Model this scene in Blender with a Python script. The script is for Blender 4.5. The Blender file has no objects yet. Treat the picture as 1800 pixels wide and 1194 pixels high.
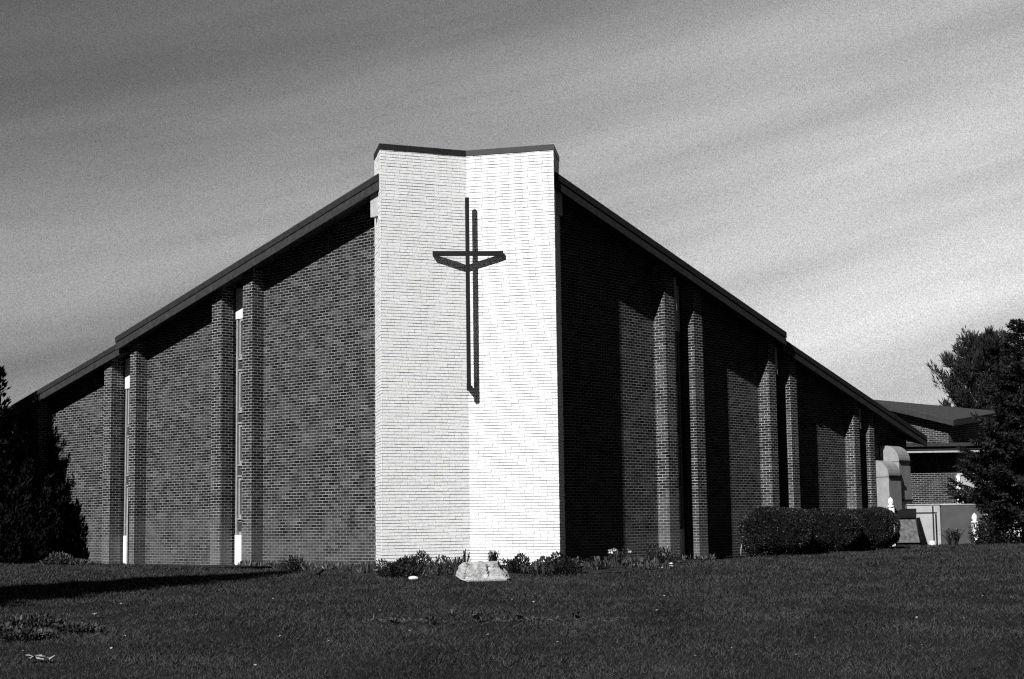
import bpy, bmesh, math, random
import numpy as np
from mathutils import Vector, Matrix
random.seed(7)
RNG = np.random.default_rng(11)
R_ = math.radians
sc = bpy.context.scene
COL = sc.collection

# ------------------------------------------------------------------ camera
F_PX, PITCH, ROLL, PPY = 2600.0, math.atan(.104), .0135, 645.0
cd = bpy.data.cameras.new("camera")
cam = bpy.data.objects.new("camera", cd); COL.objects.link(cam); sc.camera = cam
cd.sensor_fit = 'HORIZONTAL'; cd.sensor_width = 36.0
cd.lens = 36.0 * F_PX / 1800.0
cd.shift_y = (PPY - 597.0) / 1800.0
cd.clip_start, cd.clip_end = .1, 3000
CAM_Z = 1.04
fw = Vector((0, math.cos(PITCH), math.sin(PITCH))); up = Vector((0, -math.sin(PITCH), math.cos(PITCH))); rt = Vector((1, 0, 0))
c_, s_ = math.cos(ROLL), math.sin(ROLL)
crt = c_ * rt - s_ * up; cup = s_ * rt + c_ * up
cam.matrix_world = Matrix(((crt.x, cup.x, -fw.x, 0), (crt.y, cup.y, -fw.y, 0), (crt.z, cup.z, -fw.z, CAM_Z), (0, 0, 0, 1)))

# ------------------------------------------------------------------ light, sky, exposure
SUN_AZ, SUN_EL = 29.4, 35.5          # light travels towards azimuth SUN_AZ (clockwise from +Y)
lt = Vector((math.sin(R_(SUN_AZ)) * math.cos(R_(SUN_EL)), math.cos(R_(SUN_AZ)) * math.cos(R_(SUN_EL)), -math.sin(R_(SUN_EL))))
sd = bpy.data.lights.new("sun", 'SUN'); sd.energy = 4.6; sd.angle = R_(.55); sd.color = (1, .995, .99)
sun = bpy.data.objects.new("sun", sd); COL.objects.link(sun)
sun.rotation_euler = lt.to_track_quat('-Z', 'Y').to_euler(); sun.location = (-20, -20, 30)
sc.view_settings.view_transform = 'Standard'; sc.view_settings.look = 'None'
sc.view_settings.exposure = .31; sc.view_settings.gamma = 1
sc.cycles.use_denoising = False
sc.cycles.pixel_filter_type = 'BLACKMAN_HARRIS'; sc.cycles.filter_width = 1.2
sc.cycles.max_bounces = 4; sc.cycles.diffuse_bounces = 2

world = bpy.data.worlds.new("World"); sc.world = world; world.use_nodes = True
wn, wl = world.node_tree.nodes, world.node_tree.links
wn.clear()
def W(t, **k):
    n = wn.new(t)
    for a, b in k.items(): setattr(n, a, b)
    return n
def wm(op, a, b=None, c=None, clamp=False):
    n = W('ShaderNodeMath', operation=op, use_clamp=clamp)
    for i, v in enumerate((a, b, c)):
        if v is None: continue
        if isinstance(v, (int, float)): n.inputs[i].default_value = v
        else: wl.new(v, n.inputs[i])
    return n.outputs[0]
sky = W('ShaderNodeTexSky', sky_type='NISHITA', sun_disc=False, sun_elevation=R_(SUN_EL), sun_rotation=R_(180 + SUN_AZ))
bw = W('ShaderNodeRGBToBW'); wl.new(sky.outputs[0], bw.inputs[0])
tc = W('ShaderNodeTexCoord'); sx = W('ShaderNodeSeparateXYZ'); wl.new(tc.outputs['Generated'], sx.inputs[0])
DX, DY, DZ = sx.outputs
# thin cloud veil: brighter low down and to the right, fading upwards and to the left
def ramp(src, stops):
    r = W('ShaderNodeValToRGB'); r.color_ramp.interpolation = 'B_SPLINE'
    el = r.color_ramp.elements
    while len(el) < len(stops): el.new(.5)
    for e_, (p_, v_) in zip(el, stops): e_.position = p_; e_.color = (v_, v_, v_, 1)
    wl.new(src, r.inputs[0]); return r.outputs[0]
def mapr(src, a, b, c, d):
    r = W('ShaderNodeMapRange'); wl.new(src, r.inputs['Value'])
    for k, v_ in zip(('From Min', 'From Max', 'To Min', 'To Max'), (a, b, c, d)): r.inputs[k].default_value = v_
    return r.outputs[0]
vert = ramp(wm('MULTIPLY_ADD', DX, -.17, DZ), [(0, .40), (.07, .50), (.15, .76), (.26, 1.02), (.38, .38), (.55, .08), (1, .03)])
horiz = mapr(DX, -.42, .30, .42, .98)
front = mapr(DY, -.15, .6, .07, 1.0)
veil = wm('MULTIPLY', wm('MULTIPLY', vert, horiz), front)  # unseen sky overhead and behind the camera kept dark to cut fill light
# long cirrus streaks, climbing to the right
def turned(deg, scale, loc=(0, 0, 0)):
    a = W('ShaderNodeMapping'); wl.new(tc.outputs['Generated'], a.inputs[0]); a.inputs['Rotation'].default_value = (0, R_(deg), 0)
    b = W('ShaderNodeMapping'); wl.new(a.outputs[0], b.inputs[0]); b.inputs['Scale'].default_value = scale; b.inputs['Location'].default_value = loc
    return b
mp = turned(14, (1.0, 1.0, 8.5), (.35, 0, .62))
n1 = W('ShaderNodeTexNoise'); n1.inputs['Scale'].default_value = 1.2; n1.inputs['Detail'].default_value = 3.5; n1.inputs['Roughness'].default_value = .45
wl.new(mp.outputs[0], n1.inputs['Vector'])
mp2 = turned(12, (1.9, 1.6, 26), (3.1, 0, 1.7))
n2 = W('ShaderNodeTexNoise'); n2.inputs['Scale'].default_value = 1.1; n2.inputs['Detail'].default_value = 4; wl.new(mp2.outputs[0], n2.inputs['Vector'])
streak = wm('MULTIPLY_ADD', wm('SUBTRACT', n1.outputs[0], .5), 1.8, 1.0)
streak = wm('ADD', streak, wm('MULTIPLY', wm('SUBTRACT', n2.outputs[0], .5), .7))
streak = wm('MAXIMUM', streak, .25)
# fine speckle added to the sky tone to resemble film grain
n3 = W('ShaderNodeTexNoise'); n3.inputs['Scale'].default_value = 1300; n3.inputs['Detail'].default_value = .0; wl.new(tc.outputs['Generated'], n3.inputs['Vector'])
grain = wm('MULTIPLY_ADD', wm('SUBTRACT', n3.outputs[0], .5), .75, 1.0)
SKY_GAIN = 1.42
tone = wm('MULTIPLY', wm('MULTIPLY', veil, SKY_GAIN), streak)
tone = wm('MULTIPLY', tone, grain)
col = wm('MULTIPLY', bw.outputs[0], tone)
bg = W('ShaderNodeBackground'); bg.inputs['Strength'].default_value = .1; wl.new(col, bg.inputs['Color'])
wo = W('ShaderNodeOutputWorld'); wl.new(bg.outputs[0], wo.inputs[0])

# ------------------------------------------------------------------ plan of the church (metres, camera above the origin, +Y into the picture)
def fr(deg): return np.array([math.sin(R_(deg)), math.cos(R_(deg))])
V = np.array([-.967, 32.45])
A = V - 2.0 * fr(90 - 21.6); B = V + 2.0 * fr(90 + 13.6)
RL = A + 1.2 * fr(-12.5); RR = B + 1.25 * fr(8)
DL, NL = fr(-48.5), -fr(41.5)        # along the left wall, outwards from it
DR, NR = fr(41.5), fr(131.5)
DG = fr(-3.5)
class Frame:
    def __init__(s, P, d, n): s.P, s.d, s.n = P, d, n
    def w(s, a, o, z=0.0):
        q = s.P + a * s.d + o * s.n
        return (q[0], q[1], z)
    def inv(s, x, y):
        q = np.stack([x, y], -1) - s.P
        return q @ s.d, q @ s.n
WL, WR = Frame(RL, DL, NL), Frame(RR, DR, NR)

def gz(x, y):
    x = np.asarray(x, float); y = np.asarray(y, float)
    z = -.0207 * np.clip(30 - y, 0, 60) + .016 * np.clip(x - 3, 0, 40) + .008 * np.clip(-x - 4, 0, 12)
    z = z + .018 * np.sin(x * .9 + 1.3) * np.sin(y * .55) + .010 * np.sin(x * 2.1 + y * 1.4)
    return z
def g(x, y): return float(gz(x, y))

# ------------------------------------------------------------------ materials
def material(name):
    m = bpy.data.materials.new(name); m.use_nodes = True
    return m, m.node_tree.nodes, m.node_tree.links, m.node_tree.nodes['Principled BSDF']
def grey(v): return (v, v, v, 1)
def mat_plain(name, v, rough=.8, var=.25, scale=6.0, spec=.25, bump=0.0, fine=60.0):
    m, n, l, p = material(name)
    p.inputs['Roughness'].default_value = rough; p.inputs['Specular IOR Level'].default_value = spec
    co = n.new('ShaderNodeTexCoord')
    t = n.new('ShaderNodeTexNoise'); t.inputs['Scale'].default_value = scale; t.inputs['Detail'].default_value = 6; l.new(co.outputs['Object'], t.inputs['Vector'])
    r = n.new('ShaderNodeValToRGB'); r.color_ramp.elements[0].position = .3; r.color_ramp.elements[1].position = .7
    r.color_ramp.elements[0].color = grey(v * (1 - var)); r.color_ramp.elements[1].color = grey(v * (1 + var))
    l.new(t.outputs[0], r.inputs[0]); l.new(r.outputs[0], p.inputs['Base Color'])
    if bump:
        t2 = n.new('ShaderNodeTexNoise'); t2.inputs['Scale'].default_value = fine; t2.inputs['Detail'].default_value = 4; l.new(co.outputs['Object'], t2.inputs['Vector'])
        b = n.new('ShaderNodeBump'); b.inputs['Strength'].default_value = bump; b.inputs['Distance'].default_value = .02
        l.new(t2.outputs[0], b.inputs['Height']); l.new(b.outputs[0], p.inputs['Normal'])
    return m
def mat_brick(name, lo=.004, hi=.072, mortar=.255, ef=.12, low=.17, bias=.0, row=.0677, width=.2032):
    m, n, l, p = material(name)
    p.inputs['Roughness'].default_value = .9; p.inputs['Specular IOR Level'].default_value = .12
    uv = n.new('ShaderNodeUVMap'); uv.uv_map = 'UVMap'
    br = n.new('ShaderNodeTexBrick'); br.offset = .5
    br.inputs['Scale'].default_value = 1.0; br.inputs['Brick Width'].default_value = width; br.inputs['Row Height'].default_value = row
    br.inputs['Mortar Size'].default_value = .0066; br.inputs['Mortar Smooth'].default_value = .25; br.inputs['Bias'].default_value = 0
    br.inputs['Color1'].default_value = grey(0); br.inputs['Color2'].default_value = grey(1); br.inputs['Mortar'].default_value = grey(.5)
    l.new(uv.outputs[0], br.inputs['Vector'])
    ra = n.new('ShaderNodeValToRGB'); ra.color_ramp.elements[0].color = grey(lo); ra.color_ramp.elements[1].color = grey(hi)
    e = ra.color_ramp.elements.new(.5); e.color = grey(lo + (hi - lo) * .16)
    e = ra.color_ramp.elements.new(.86); e.color = grey(lo + (hi - lo) * .42)
    l.new(br.outputs['Color'], ra.inputs[0])
    nz = n.new('ShaderNodeTexNoise'); nz.inputs['Scale'].default_value = 38; nz.inputs['Detail'].default_value = 5; l.new(uv.outputs[0], nz.inputs['Vector'])
    mx = n.new('ShaderNodeMix'); mx.data_type = 'RGBA'; mx.blend_type = 'MULTIPLY'; mx.inputs[0].default_value = .8
    r2 = n.new('ShaderNodeValToRGB'); r2.color_ramp.elements[0].position = .3; r2.color_ramp.elements[1].position = .72
    r2.color_ramp.elements[0].color = grey(.55); r2.color_ramp.elements[1].color = grey(1.5)
    l.new(nz.outputs[0], r2.inputs[0]); l.new(ra.outputs[0], mx.inputs[6]); l.new(r2.outputs[0], mx.inputs[7])
    # mortar, itself uneven
    nm = n.new('ShaderNodeTexNoise'); nm.inputs['Scale'].default_value = 3.2; nm.inputs['Detail'].default_value = 5; l.new(uv.outputs[0], nm.inputs['Vector'])
    rm = n.new('ShaderNodeValToRGB'); rm.color_ramp.elements[0].position = .3; rm.color_ramp.elements[1].position = .72
    rm.color_ramp.elements[0].color = grey(mortar * .62); rm.color_ramp.elements[1].color = grey(mortar * 1.5); l.new(nm.outputs[0], rm.inputs[0])
    m2 = n.new('ShaderNodeMix'); m2.data_type = 'RGBA'; l.new(br.outputs['Fac'], m2.inputs[0]); l.new(mx.outputs[2], m2.inputs[6]); l.new(rm.outputs[0], m2.inputs[7])
    # pale lime bloom in patches, heavier in the first metre above the ground
    sp = n.new('ShaderNodeSeparateXYZ'); l.new(uv.outputs[0], sp.inputs[0])
    mr = n.new('ShaderNodeMapRange'); mr.inputs['From Min'].default_value = 1.7; mr.inputs['From Max'].default_value = .1; mr.inputs['To Min'].default_value = 0; mr.inputs['To Max'].default_value = low
    l.new(sp.outputs[1], mr.inputs['Value'])
    ne = n.new('ShaderNodeTexNoise'); ne.inputs['Scale'].default_value = 1.5; ne.inputs['Detail'].default_value = 7; ne.inputs['Roughness'].default_value = .65; l.new(uv.outputs[0], ne.inputs['Vector'])
    ad = n.new('ShaderNodeMath'); ad.operation = 'ADD'; l.new(ne.outputs[0], ad.inputs[0]); l.new(mr.outputs[0], ad.inputs[1])
    re = n.new('ShaderNodeValToRGB'); re.color_ramp.elements[0].position = .50 - bias; re.color_ramp.elements[1].position = .82 - bias
    re.color_ramp.elements[0].color = grey(0); re.color_ramp.elements[1].color = grey(.75); l.new(ad.outputs[0], re.inputs[0])
    m3 = n.new('ShaderNodeMix'); m3.data_type = 'RGBA'; l.new(re.outputs[0], m3.inputs[0]); l.new(m2.outputs[2], m3.inputs[6]); m3.inputs[7].default_value = grey(ef)
    l.new(m3.outputs[2], p.inputs['Base Color'])
    iv = n.new('ShaderNodeMath'); iv.operation = 'SUBTRACT'; iv.inputs[0].default_value = 1; l.new(br.outputs['Fac'], iv.inputs[1])
    a2 = n.new('ShaderNodeMath'); a2.operation = 'MULTIPLY_ADD'; a2.inputs[1].default_value = .35; l.new(nz.outputs[0], a2.inputs[0]); l.new(iv.outputs[0], a2.inputs[2])
    b = n.new('ShaderNodeBump'); b.inputs['Strength'].default_value = .3; b.inputs['Distance'].default_value = .005
    l.new(a2.outputs[0], b.inputs['Height']); l.new(b.outputs[0], p.inputs['Normal'])
    return m
def mat_leaf(name, lo, hi, scale=3.0, rough=.55, spec=.3, trans=0.0):
    m, n, l, p = material(name)
    p.inputs['Roughness'].default_value = rough; p.inputs['Specular IOR Level'].default_value = spec
    at = n.new('ShaderNodeAttribute'); at.attribute_name = 'shade'
    co = n.new('ShaderNodeTexCoord')
    t = n.new('ShaderNodeTexNoise'); t.inputs['Scale'].default_value = scale; t.inputs['Detail'].default_value = 4; l.new(co.outputs['Object'], t.inputs['Vector'])
    a = n.new('ShaderNodeMath'); a.operation = 'MULTIPLY_ADD'; a.inputs[1].default_value = .55; l.new(at.outputs['Fac'], a.inputs[0])
    s = n.new('ShaderNodeMath'); s.operation = 'MULTIPLY_ADD'; s.inputs[1].default_value = .9; s.inputs[2].default_value = -.22; l.new(t.outputs[0], s.inputs[0]); l.new(s.outputs[0], a.inputs[2])
    r = n.new('ShaderNodeValToRGB'); r.color_ramp.elements[0].position = .15; r.color_ramp.elements[1].position = .85
    r.color_ramp.elements[0].color = grey(lo); r.color_ramp.elements[1].color = grey(hi)
    l.new(a.outputs[0], r.inputs[0]); l.new(r.outputs[0], p.inputs['Base Color'])
    return m

M = {}
M['brick'] = mat_brick('dark_brick')
M['brick_pillar'] = mat_brick('dark_brick_pillar', mortar=.36, ef=.16, low=.30)
M['brick_annex'] = mat_brick('annex_brick', .012, .05, .26, .14)
M['white_brick'] = mat_plain('white_painted_brick', .84, .75, .10, 16, .2, .4, 70)
M['white_joint'] = mat_plain('white_brick_joint', .34, .9, .3, 20)
M['coping'] = mat_plain('dark_metal_coping', .014, .55, .3, 5, .4)
M['steel'] = mat_plain('black_steel', .011, .6, .2, 8, .2)
M['fascia'] = mat_plain('stained_fascia', .038, .8, .3, 9, .2, .3, 40)
M['fascia2'] = mat_plain('stained_fascia_upper', .025, .8, .3, 9, .2, .3, 40)
M['soffit'] = mat_plain('dark_soffit', .030, .9, .3, 4)
M['shingle'] = mat_plain('roof_shingle', .055, .95, .4, 22, .1, .5, 30)
M['white'] = mat_plain('white_paint', .80, .6, .06, 7, .25)
M['panelgrey'] = mat_plain('grey_weathered_board', .42, .8, .15, 9)
M['frame'] = mat_plain('grey_window_frame', .30, .6, .2, 11, .3)
M['spandrel'] = mat_plain('dark_spandrel', .045, .5, .3, 9, .4)
M['glass'] = mat_plain('dark_glass', .035, .12, .3, 5, .5)
M['duct'] = mat_plain('galvanised_duct', .30, .55, .16, 5, .3)
M['board'] = mat_plain('pale_board', .42, .85, .12, 3, .2)
M['greyboard'] = mat_plain('grey_board', .085, .85, .18, 3, .2)
M['bin'] = mat_plain('weathered_steel', .17, .6, .5, 9, .3)
M['rock'] = mat_plain('pale_boulder', .40, .95, .40, 9, .1, 1.0, 26)
M['soil'] = mat_plain('bed_soil', .030, .98, .5, 5, .05, 1.0, 26)
M['bark'] = mat_plain('bark', .020, .95, .4, 9, .1, .8, 30)
M['limbbark'] = mat_plain('pale_bark', .06, .95, .4, 9, .1, .8, 30)
M['conifer'] = mat_leaf('conifer_needles', .006, .030, 1.5, .6, .2)
M['yew'] = mat_leaf('yew_needles', .003, .010, 2, .7, .1)
M['pine'] = mat_leaf('pine_needles', .010, .040, .8, .6, .2)
M['hedge'] = mat_leaf('hedge_leaves', .006, .034, 4, .45, .3)
M['plant'] = mat_leaf('bed_leaves', .015, .09, 4, .5, .3)
M['clump'] = mat_leaf('clump_leaves', .008, .075, 6, .5, .3)
M['plantdark'] = mat_leaf('bed_leaves_dark', .006, .035, 4, .5, .3)
M['flower'] = mat_plain('pale_petals', .5, .8, .1, 9)
M['deadleaf'] = mat_plain('pale_dead_leaf', .36, .8, .3, 20)
M['drygrass'] = mat_leaf('dry_blades', .03, .11, 4, .8, .1)
M['grass'] = mat_leaf('grass_blades', .006, .070, .75, .6, .2)
def mat_lawn():
    m, n, l, p = material('lawn_turf')
    p.inputs['Roughness'].default_value = .95; p.inputs['Specular IOR Level'].default_value = .05
    co = n.new('ShaderNodeTexCoord')
    t = n.new('ShaderNodeTexNoise'); t.inputs['Scale'].default_value = .8; t.inputs['Detail'].default_value = 8; t.inputs['Roughness'].default_value = .7; l.new(co.outputs['Object'], t.inputs['Vector'])
    r = n.new('ShaderNodeValToRGB'); r.color_ramp.elements[0].position = .3; r.color_ramp.elements[1].position = .75
    r.color_ramp.elements[0].color = grey(.011); r.color_ramp.elements[1].color = grey(.034); l.new(t.outputs[0], r.inputs[0]); l.new(r.outputs[0], p.inputs['Base Color'])
    t2 = n.new('ShaderNodeTexNoise'); t2.inputs['Scale'].default_value = 35; t2.inputs['Detail'].default_value = 5; l.new(co.outputs['Object'], t2.inputs['Vector'])
    b = n.new('ShaderNodeBump'); b.inputs['Strength'].default_value = 1; b.inputs['Distance'].default_value = .04; l.new(t2.outputs[0], b.inputs['Height']); l.new(b.outputs[0], p.inputs['Normal'])
    return m
M['lawn'] = mat_lawn()

# ------------------------------------------------------------------ object helpers
def tag(o, label=None, cat=None, group=None, kind=None):
    if label: o['label'] = label
    if cat: o['category'] = cat
    if group: o['group'] = group
    if kind: o['kind'] = kind
    return o
def thing(name, loc, label, cat, group=None):
    o = bpy.data.objects.new(name, None); COL.objects.link(o); o.empty_display_size = .2
    o.location = loc
    return tag(o, label, cat, group)
def root_loc(p):
    v = Vector((0, 0, 0))
    while p is not None: v += p.location; p = p.parent
    return v
class MB:
    """collects faces with per-corner uv, in world coordinates"""
    def __init__(s): s.v, s.f, s.uv, s.mi = [], [], [], []
    def quad(s, pts, uvs=None, mi=0):
        b = len(s.v); s.v += [tuple(map(float, p)) for p in pts]; s.f.append(tuple(range(b, b + len(pts))))
        s.uv.append(uvs or [(0, 0)] * len(pts)); s.mi.append(mi)
    def box(s, F, a0, a1, o0, o1, z0, z1, z1b=None, z0b=None, mi=0, du=0.0):
        """box in a wall frame; top (and bottom) may slope along the wall: z1 at a0, z1b at a1"""
        z1b = z1 if z1b is None else z1b; z0b = z0 if z0b is None else z0b
        P = lambda a, o, z: F.w(a, o, z)
        zt = {a0: z1, a1: z1b}; zb = {a0: z0, a1: z0b}
        s.quad([P(a0, o1, zb[a0]), P(a1, o1, zb[a1]), P(a1, o1, zt[a1]), P(a0, o1, zt[a0])], [(a0 + du, zb[a0]), (a1 + du, zb[a1]), (a1 + du, zt[a1]), (a0 + du, zt[a0])], mi)
        s.quad([P(a0, o0, zb[a0]), P(a0, o0, zt[a0]), P(a1, o0, zt[a1]), P(a1, o0, zb[a1])], [(a0, zb[a0]), (a0, zt[a0]), (a1, zt[a1]), (a1, zb[a1])], mi)
        for a, k in ((a0, a0 + .1016), (a1, a1 + .1016)):
            s.quad([P(a, o0, zb[a]), P(a, o1, zb[a]), P(a, o1, zt[a]), P(a, o0, zt[a])], [(k + o0, zb[a]), (k + o1, zb[a]), (k + o1, zt[a]), (k + o0, zt[a])], mi)
        for zz in (zb, zt):
            s.quad([P(a0, o0, zz[a0]), P(a1, o0, zz[a1]), P(a1, o1, zz[a1]), P(a0, o1, zz[a0])], [(a0, o0), (a1, o0), (a1, o1), (a0, o1)], mi)
    def prism(s, pts2, z0, z1, mi=0):
        """vertical prism over a plan polygon; z0/z1 numbers or per-vertex lists"""
        n = len(pts2); a = z0 if isinstance(z0, (list, tuple)) else [z0] * n; b = z1 if isinstance(z1, (list, tuple)) else [z1] * n
        u = 0.0
        for i in range(n):
            j = (i + 1) % n; L = math.dist(pts2[i], pts2[j])
            s.quad([(*pts2[i], a[i]), (*pts2[j], a[j]), (*pts2[j], b[j]), (*pts2[i], b[i])], [(u, a[i]), (u + L, a[j]), (u + L, b[j]), (u, b[i])], mi); u += L
        s.quad([(*pts2[i], b[i]) for i in range(n)], [tuple(pts2[i]) for i in range(n)], mi)
        s.quad([(*pts2[i], a[i]) for i in reversed(range(n))], [tuple(pts2[i]) for i in reversed(range(n))], mi)
    def tube(s, pts, radii, n=8, mi=0, cap=True):
        rings = []
        for i, p in enumerate(pts):
            p = Vector(p); d = (Vector(pts[min(i + 1, len(pts) - 1)]) - Vector(pts[max(i - 1, 0)])).normalized()
            x = d.orthogonal().normalized(); y = d.cross(x)
            if rings:                                   # keep rings aligned
                x0 = rings[-1][1]; x = (x0 - d * x0.dot(d)).normalized(); y = d.cross(x)
            rings.append(([p + radii[i] * (math.cos(t) * x + math.sin(t) * y) for t in [2 * math.pi * k / n for k in range(n)]], x))
        for i in range(len(rings) - 1):
            for k in range(n):
                s.quad([rings[i][0][k], rings[i][0][(k + 1) % n], rings[i + 1][0][(k + 1) % n], rings[i + 1][0][k]], None, mi)
        if cap: s.quad(rings[-1][0], None, mi); s.quad(list(reversed(rings[0][0])), None, mi)
    def build(s, name, mats, parent=None, smooth=False, merge=True, bevel=0.0):
        me = bpy.data.meshes.new(name)
        off = root_loc(parent)
        me.from_pydata([(x - off.x, y - off.y, z - off.z) for x, y, z in s.v], [], s.f)
        u = me.uv_layers.new(name='UVMap')
        u.data.foreach_set('uv', [c for f in s.uv for q in f for c in q])
        mats = mats if isinstance(mats, (list, tuple)) else [mats]
        for m in mats: me.materials.append(m)
        me.polygons.foreach_set('material_index', s.mi)
        bm = bmesh.new(); bm.from_mesh(me)
        if merge: bmesh.ops.remove_doubles(bm, verts=bm.verts, dist=1e-5)
        bmesh.ops.recalc_face_normals(bm, faces=bm.faces)
        if bevel: bmesh.ops.bevel(bm, geom=list(bm.edges), offset=bevel, segments=1, affect='EDGES')
        for f in bm.faces: f.smooth = smooth
        bm.to_mesh(me); bm.free()
        o = bpy.data.objects.new(name, me); COL.objects.link(o); o.parent = parent
        return o
def np_mesh(name, verts, nper, mat, parent=None, shade=None):
    """many separate n-gons of the same size, straight from numpy; 'shade' is one value per face"""
    verts = np.asarray(verts, np.float32)
    off = root_loc(parent); verts = verts - np.array([off.x, off.y, off.z], np.float32)
    nv = len(verts); nf = nv // nper
    me = bpy.data.meshes.new(name)
    me.vertices.add(nv); me.vertices.foreach_set('co', verts.ravel())
    me.loops.add(nv); me.loops.foreach_set('vertex_index', np.arange(nv, dtype=np.int32))
    me.polygons.add(nf); me.polygons.foreach_set('loop_start', np.arange(0, nv, nper, dtype=np.int32))
    me.polygons.foreach_set('loop_total', np.full(nf, nper, np.int32))
    a = me.attributes.new('shade', 'FLOAT', 'FACE')
    a.data.foreach_set('value', (shade if shade is not None else RNG.random(nf)).astype(np.float32))
    me.materials.append(mat); me.update(calc_edges=True); me.validate()
    o = bpy.data.objects.new(name, me); COL.objects.link(o); o.parent = parent
    return o
def unit(v): return v / np.maximum(np.linalg.norm(v, axis=-1, keepdims=True), 1e-9)
def leaves(c, d, length, width, jitter=.5):
    """diamond leaves: base c, direction d (n,3)"""
    n = len(c); d = unit(d + RNG.normal(0, jitter, (n, 3)))
    s = unit(np.cross(d, RNG.normal(0, 1, (n, 3))))
    L = (np.ones(n) * length * RNG.uniform(.6, 1.35, n))[:, None]; Wd = (np.ones(n) * width * RNG.uniform(.7, 1.3, n))[:, None]
    return np.stack([c, c + d * L * .45 + s * Wd, c + d * L, c + d * L * .45 - s * Wd], 1).reshape(-1, 3)

# ------------------------------------------------------------------ ground
def lines(c0, c1, step):
    far = [-900, -500, -280, -160, -100, -70]
    return sorted(set(far + [-f for f in far] + list(np.arange(c0, c1 + .01, step))))
gx, gy = lines(-50, 50, 1.0), lines(-20, 66, 1.0)
mb = MB(); GV = {}
vs = [(x, y, g(np.clip(x, -60, 60), np.clip(y, -25, 70))) for y in gy for x in gx]
me = bpy.data.meshes.new('lawn'); nx = len(gx)
me.from_pydata(vs, [], [(j * nx + i, j * nx + i + 1, (j + 1) * nx + i + 1, (j + 1) * nx + i) for j in range(len(gy) - 1) for i in range(nx - 1)])
me.materials.append(M['lawn']); me.polygons.foreach_set('use_smooth', [True] * len(me.polygons))
tag(bpy.data.objects.new('lawn', me), 'dark mown lawn rising gently to the church', 'lawn', kind='structure'); COL.objects.link(bpy.data.objects['lawn'])

# planted bed round the foot of the church
bed_edge = []
for a in np.linspace(6.2, -1.0, 16): bed_edge.append(WL.w(a, 1.0 + .35 * math.sin(a * 1.7) + .9 * max(0, 1 - abs(a) / 3), 0)[:2])
for t in np.linspace(0, 1, 14):
    p = (1 - t) * np.array([-3.4, 28.9]) + t * np.array([3.3, 29.6]); bed_edge.append((p[0], p[1] - .35 * math.sin(math.pi * t) + .12 * math.sin(t * 17)))
for a in np.linspace(-.2, 6.2, 14): bed_edge.append(WR.w(a, 1.0 + .3 * math.sin(a * 2.1) + .9 * max(0, 1 - abs(a) / 3), 0)[:2])
bed_in = [WR.w(6.2, -.2)[:2], tuple(V + 1.5 * DG), WL.w(6.2, -.2)[:2]]
ctr = tuple(V)
bm = bmesh.new()
rings = 9; ring_v = []
for k in range(rings):
    t = k / (rings - 1)
    ring_v.append([bm.verts.new((x0 := e[0] + (ctr[0] + (e[0] - ctr[0]) * .15 - e[0]) * t, y0 := e[1] + (ctr[1] + (e[1] - ctr[1]) * .15 - e[1]) * t, g(x0, y0) + .012 + .05 * min(1, t * 5) + random.uniform(-.012, .012) * (k > 0))) for e in bed_edge])
for k in range(rings - 1):
    for i in range(len(bed_edge) - 1): bm.faces.new((ring_v[k][i], ring_v[k][i + 1], ring_v[k + 1][i + 1], ring_v[k + 1][i]))
bmesh.ops.recalc_face_normals(bm, faces=bm.faces)
me = bpy.data.meshes.new('flower_bed'); bm.to_mesh(me); bm.free(); me.materials.append(M['soil'])
bed = bpy.data.objects.new('flower_bed', me); COL.objects.link(bed); tag(bed, 'strip of dark soil at the foot of the church', 'flower bed', kind='structure')
BED = np.array(bed_edge + bed_in)
def inside(poly, x, y):
    c = np.zeros(len(x), bool); j = len(poly) - 1
    for i in range(len(poly)):
        xi, yi = poly[i]; xj, yj = poly[j]
        c ^= ((yi > y) != (yj > y)) & (x < (xj - xi) * (y - yi) / (yj - yi + 1e-12) + xi); j = i
    return c

# ------------------------------------------------------------------ church
church = thing('church', (V[0], V[1], 0), 'dark brick church with high white corner and long sloping eaves on both sides', 'church')
# eave heights: bottom edge of the fascia along each wall
def eL(a): return 8.29 - .268 * (a + .68) if a < 9.2 else 5.54 - .25 * (a - 9.2)
def eR(a): return 8.31 - .288 * (a + .68) if a < 8.65 else 5.50 - .2835 * (a - 8.65)
OUT_U, OUT_L = .62, .50
def walls(F, e, gaps, a_end, slope):
    m = MB(); a = -.35
    for g0, g1 in gaps + [(a_end, None)]:
        for x0, x1 in ([(a, 9.19 if slope < .28 else 8.64), (9.19 if slope < .28 else 8.64, g0)] if a < 8.6 < g0 and g0 > 9.2 else [(a, g0)]):
            m.box(F, x0, x1, -.3, 0, -.3, e(x0) + .16, e(x1 - 1e-4) + .16)
        a = g1
    return m
LG = [(4.25, 5.06), (8.95, 9.79), (13.75, 14.5)]; RG = [(3.90, 4.72), (8.50, 9.23), (13.05, 13.66)]
walls(WL, eL, LG, 20.5, .268).build('wall', M['brick'], church)
walls(WR, eR, RG, 16.3, .288).build('wall', M['brick'], church)
# end walls closing the plan
for F, a, e in ((WL, 20.5, eL), (WR, 16.3, eR)):
    m = MB(); P = [F.w(a, 0)[:2], F.w(a, -9)[:2], F.w(a - .3, -9)[:2], F.w(a - .3, -.301)[:2], F.w(a - .001, -.301)[:2], F.w(a - .001, 0)[:2]]
    h = [e(a) + .16, e(a) + 2.55, e(a) + 2.55, e(a) + .2, e(a) + .2, e(a) + .16]
    m.prism([F.w(a + .3, -.02)[:2], F.w(a + .3, -9)[:2], F.w(a, -9)[:2], F.w(a, -.02)[:2]], -.3, [e(a) + .16, e(a) + 2.4, e(a) + 2.4, e(a) + .16]); m.build('wall', M['brick'], church)
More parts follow.
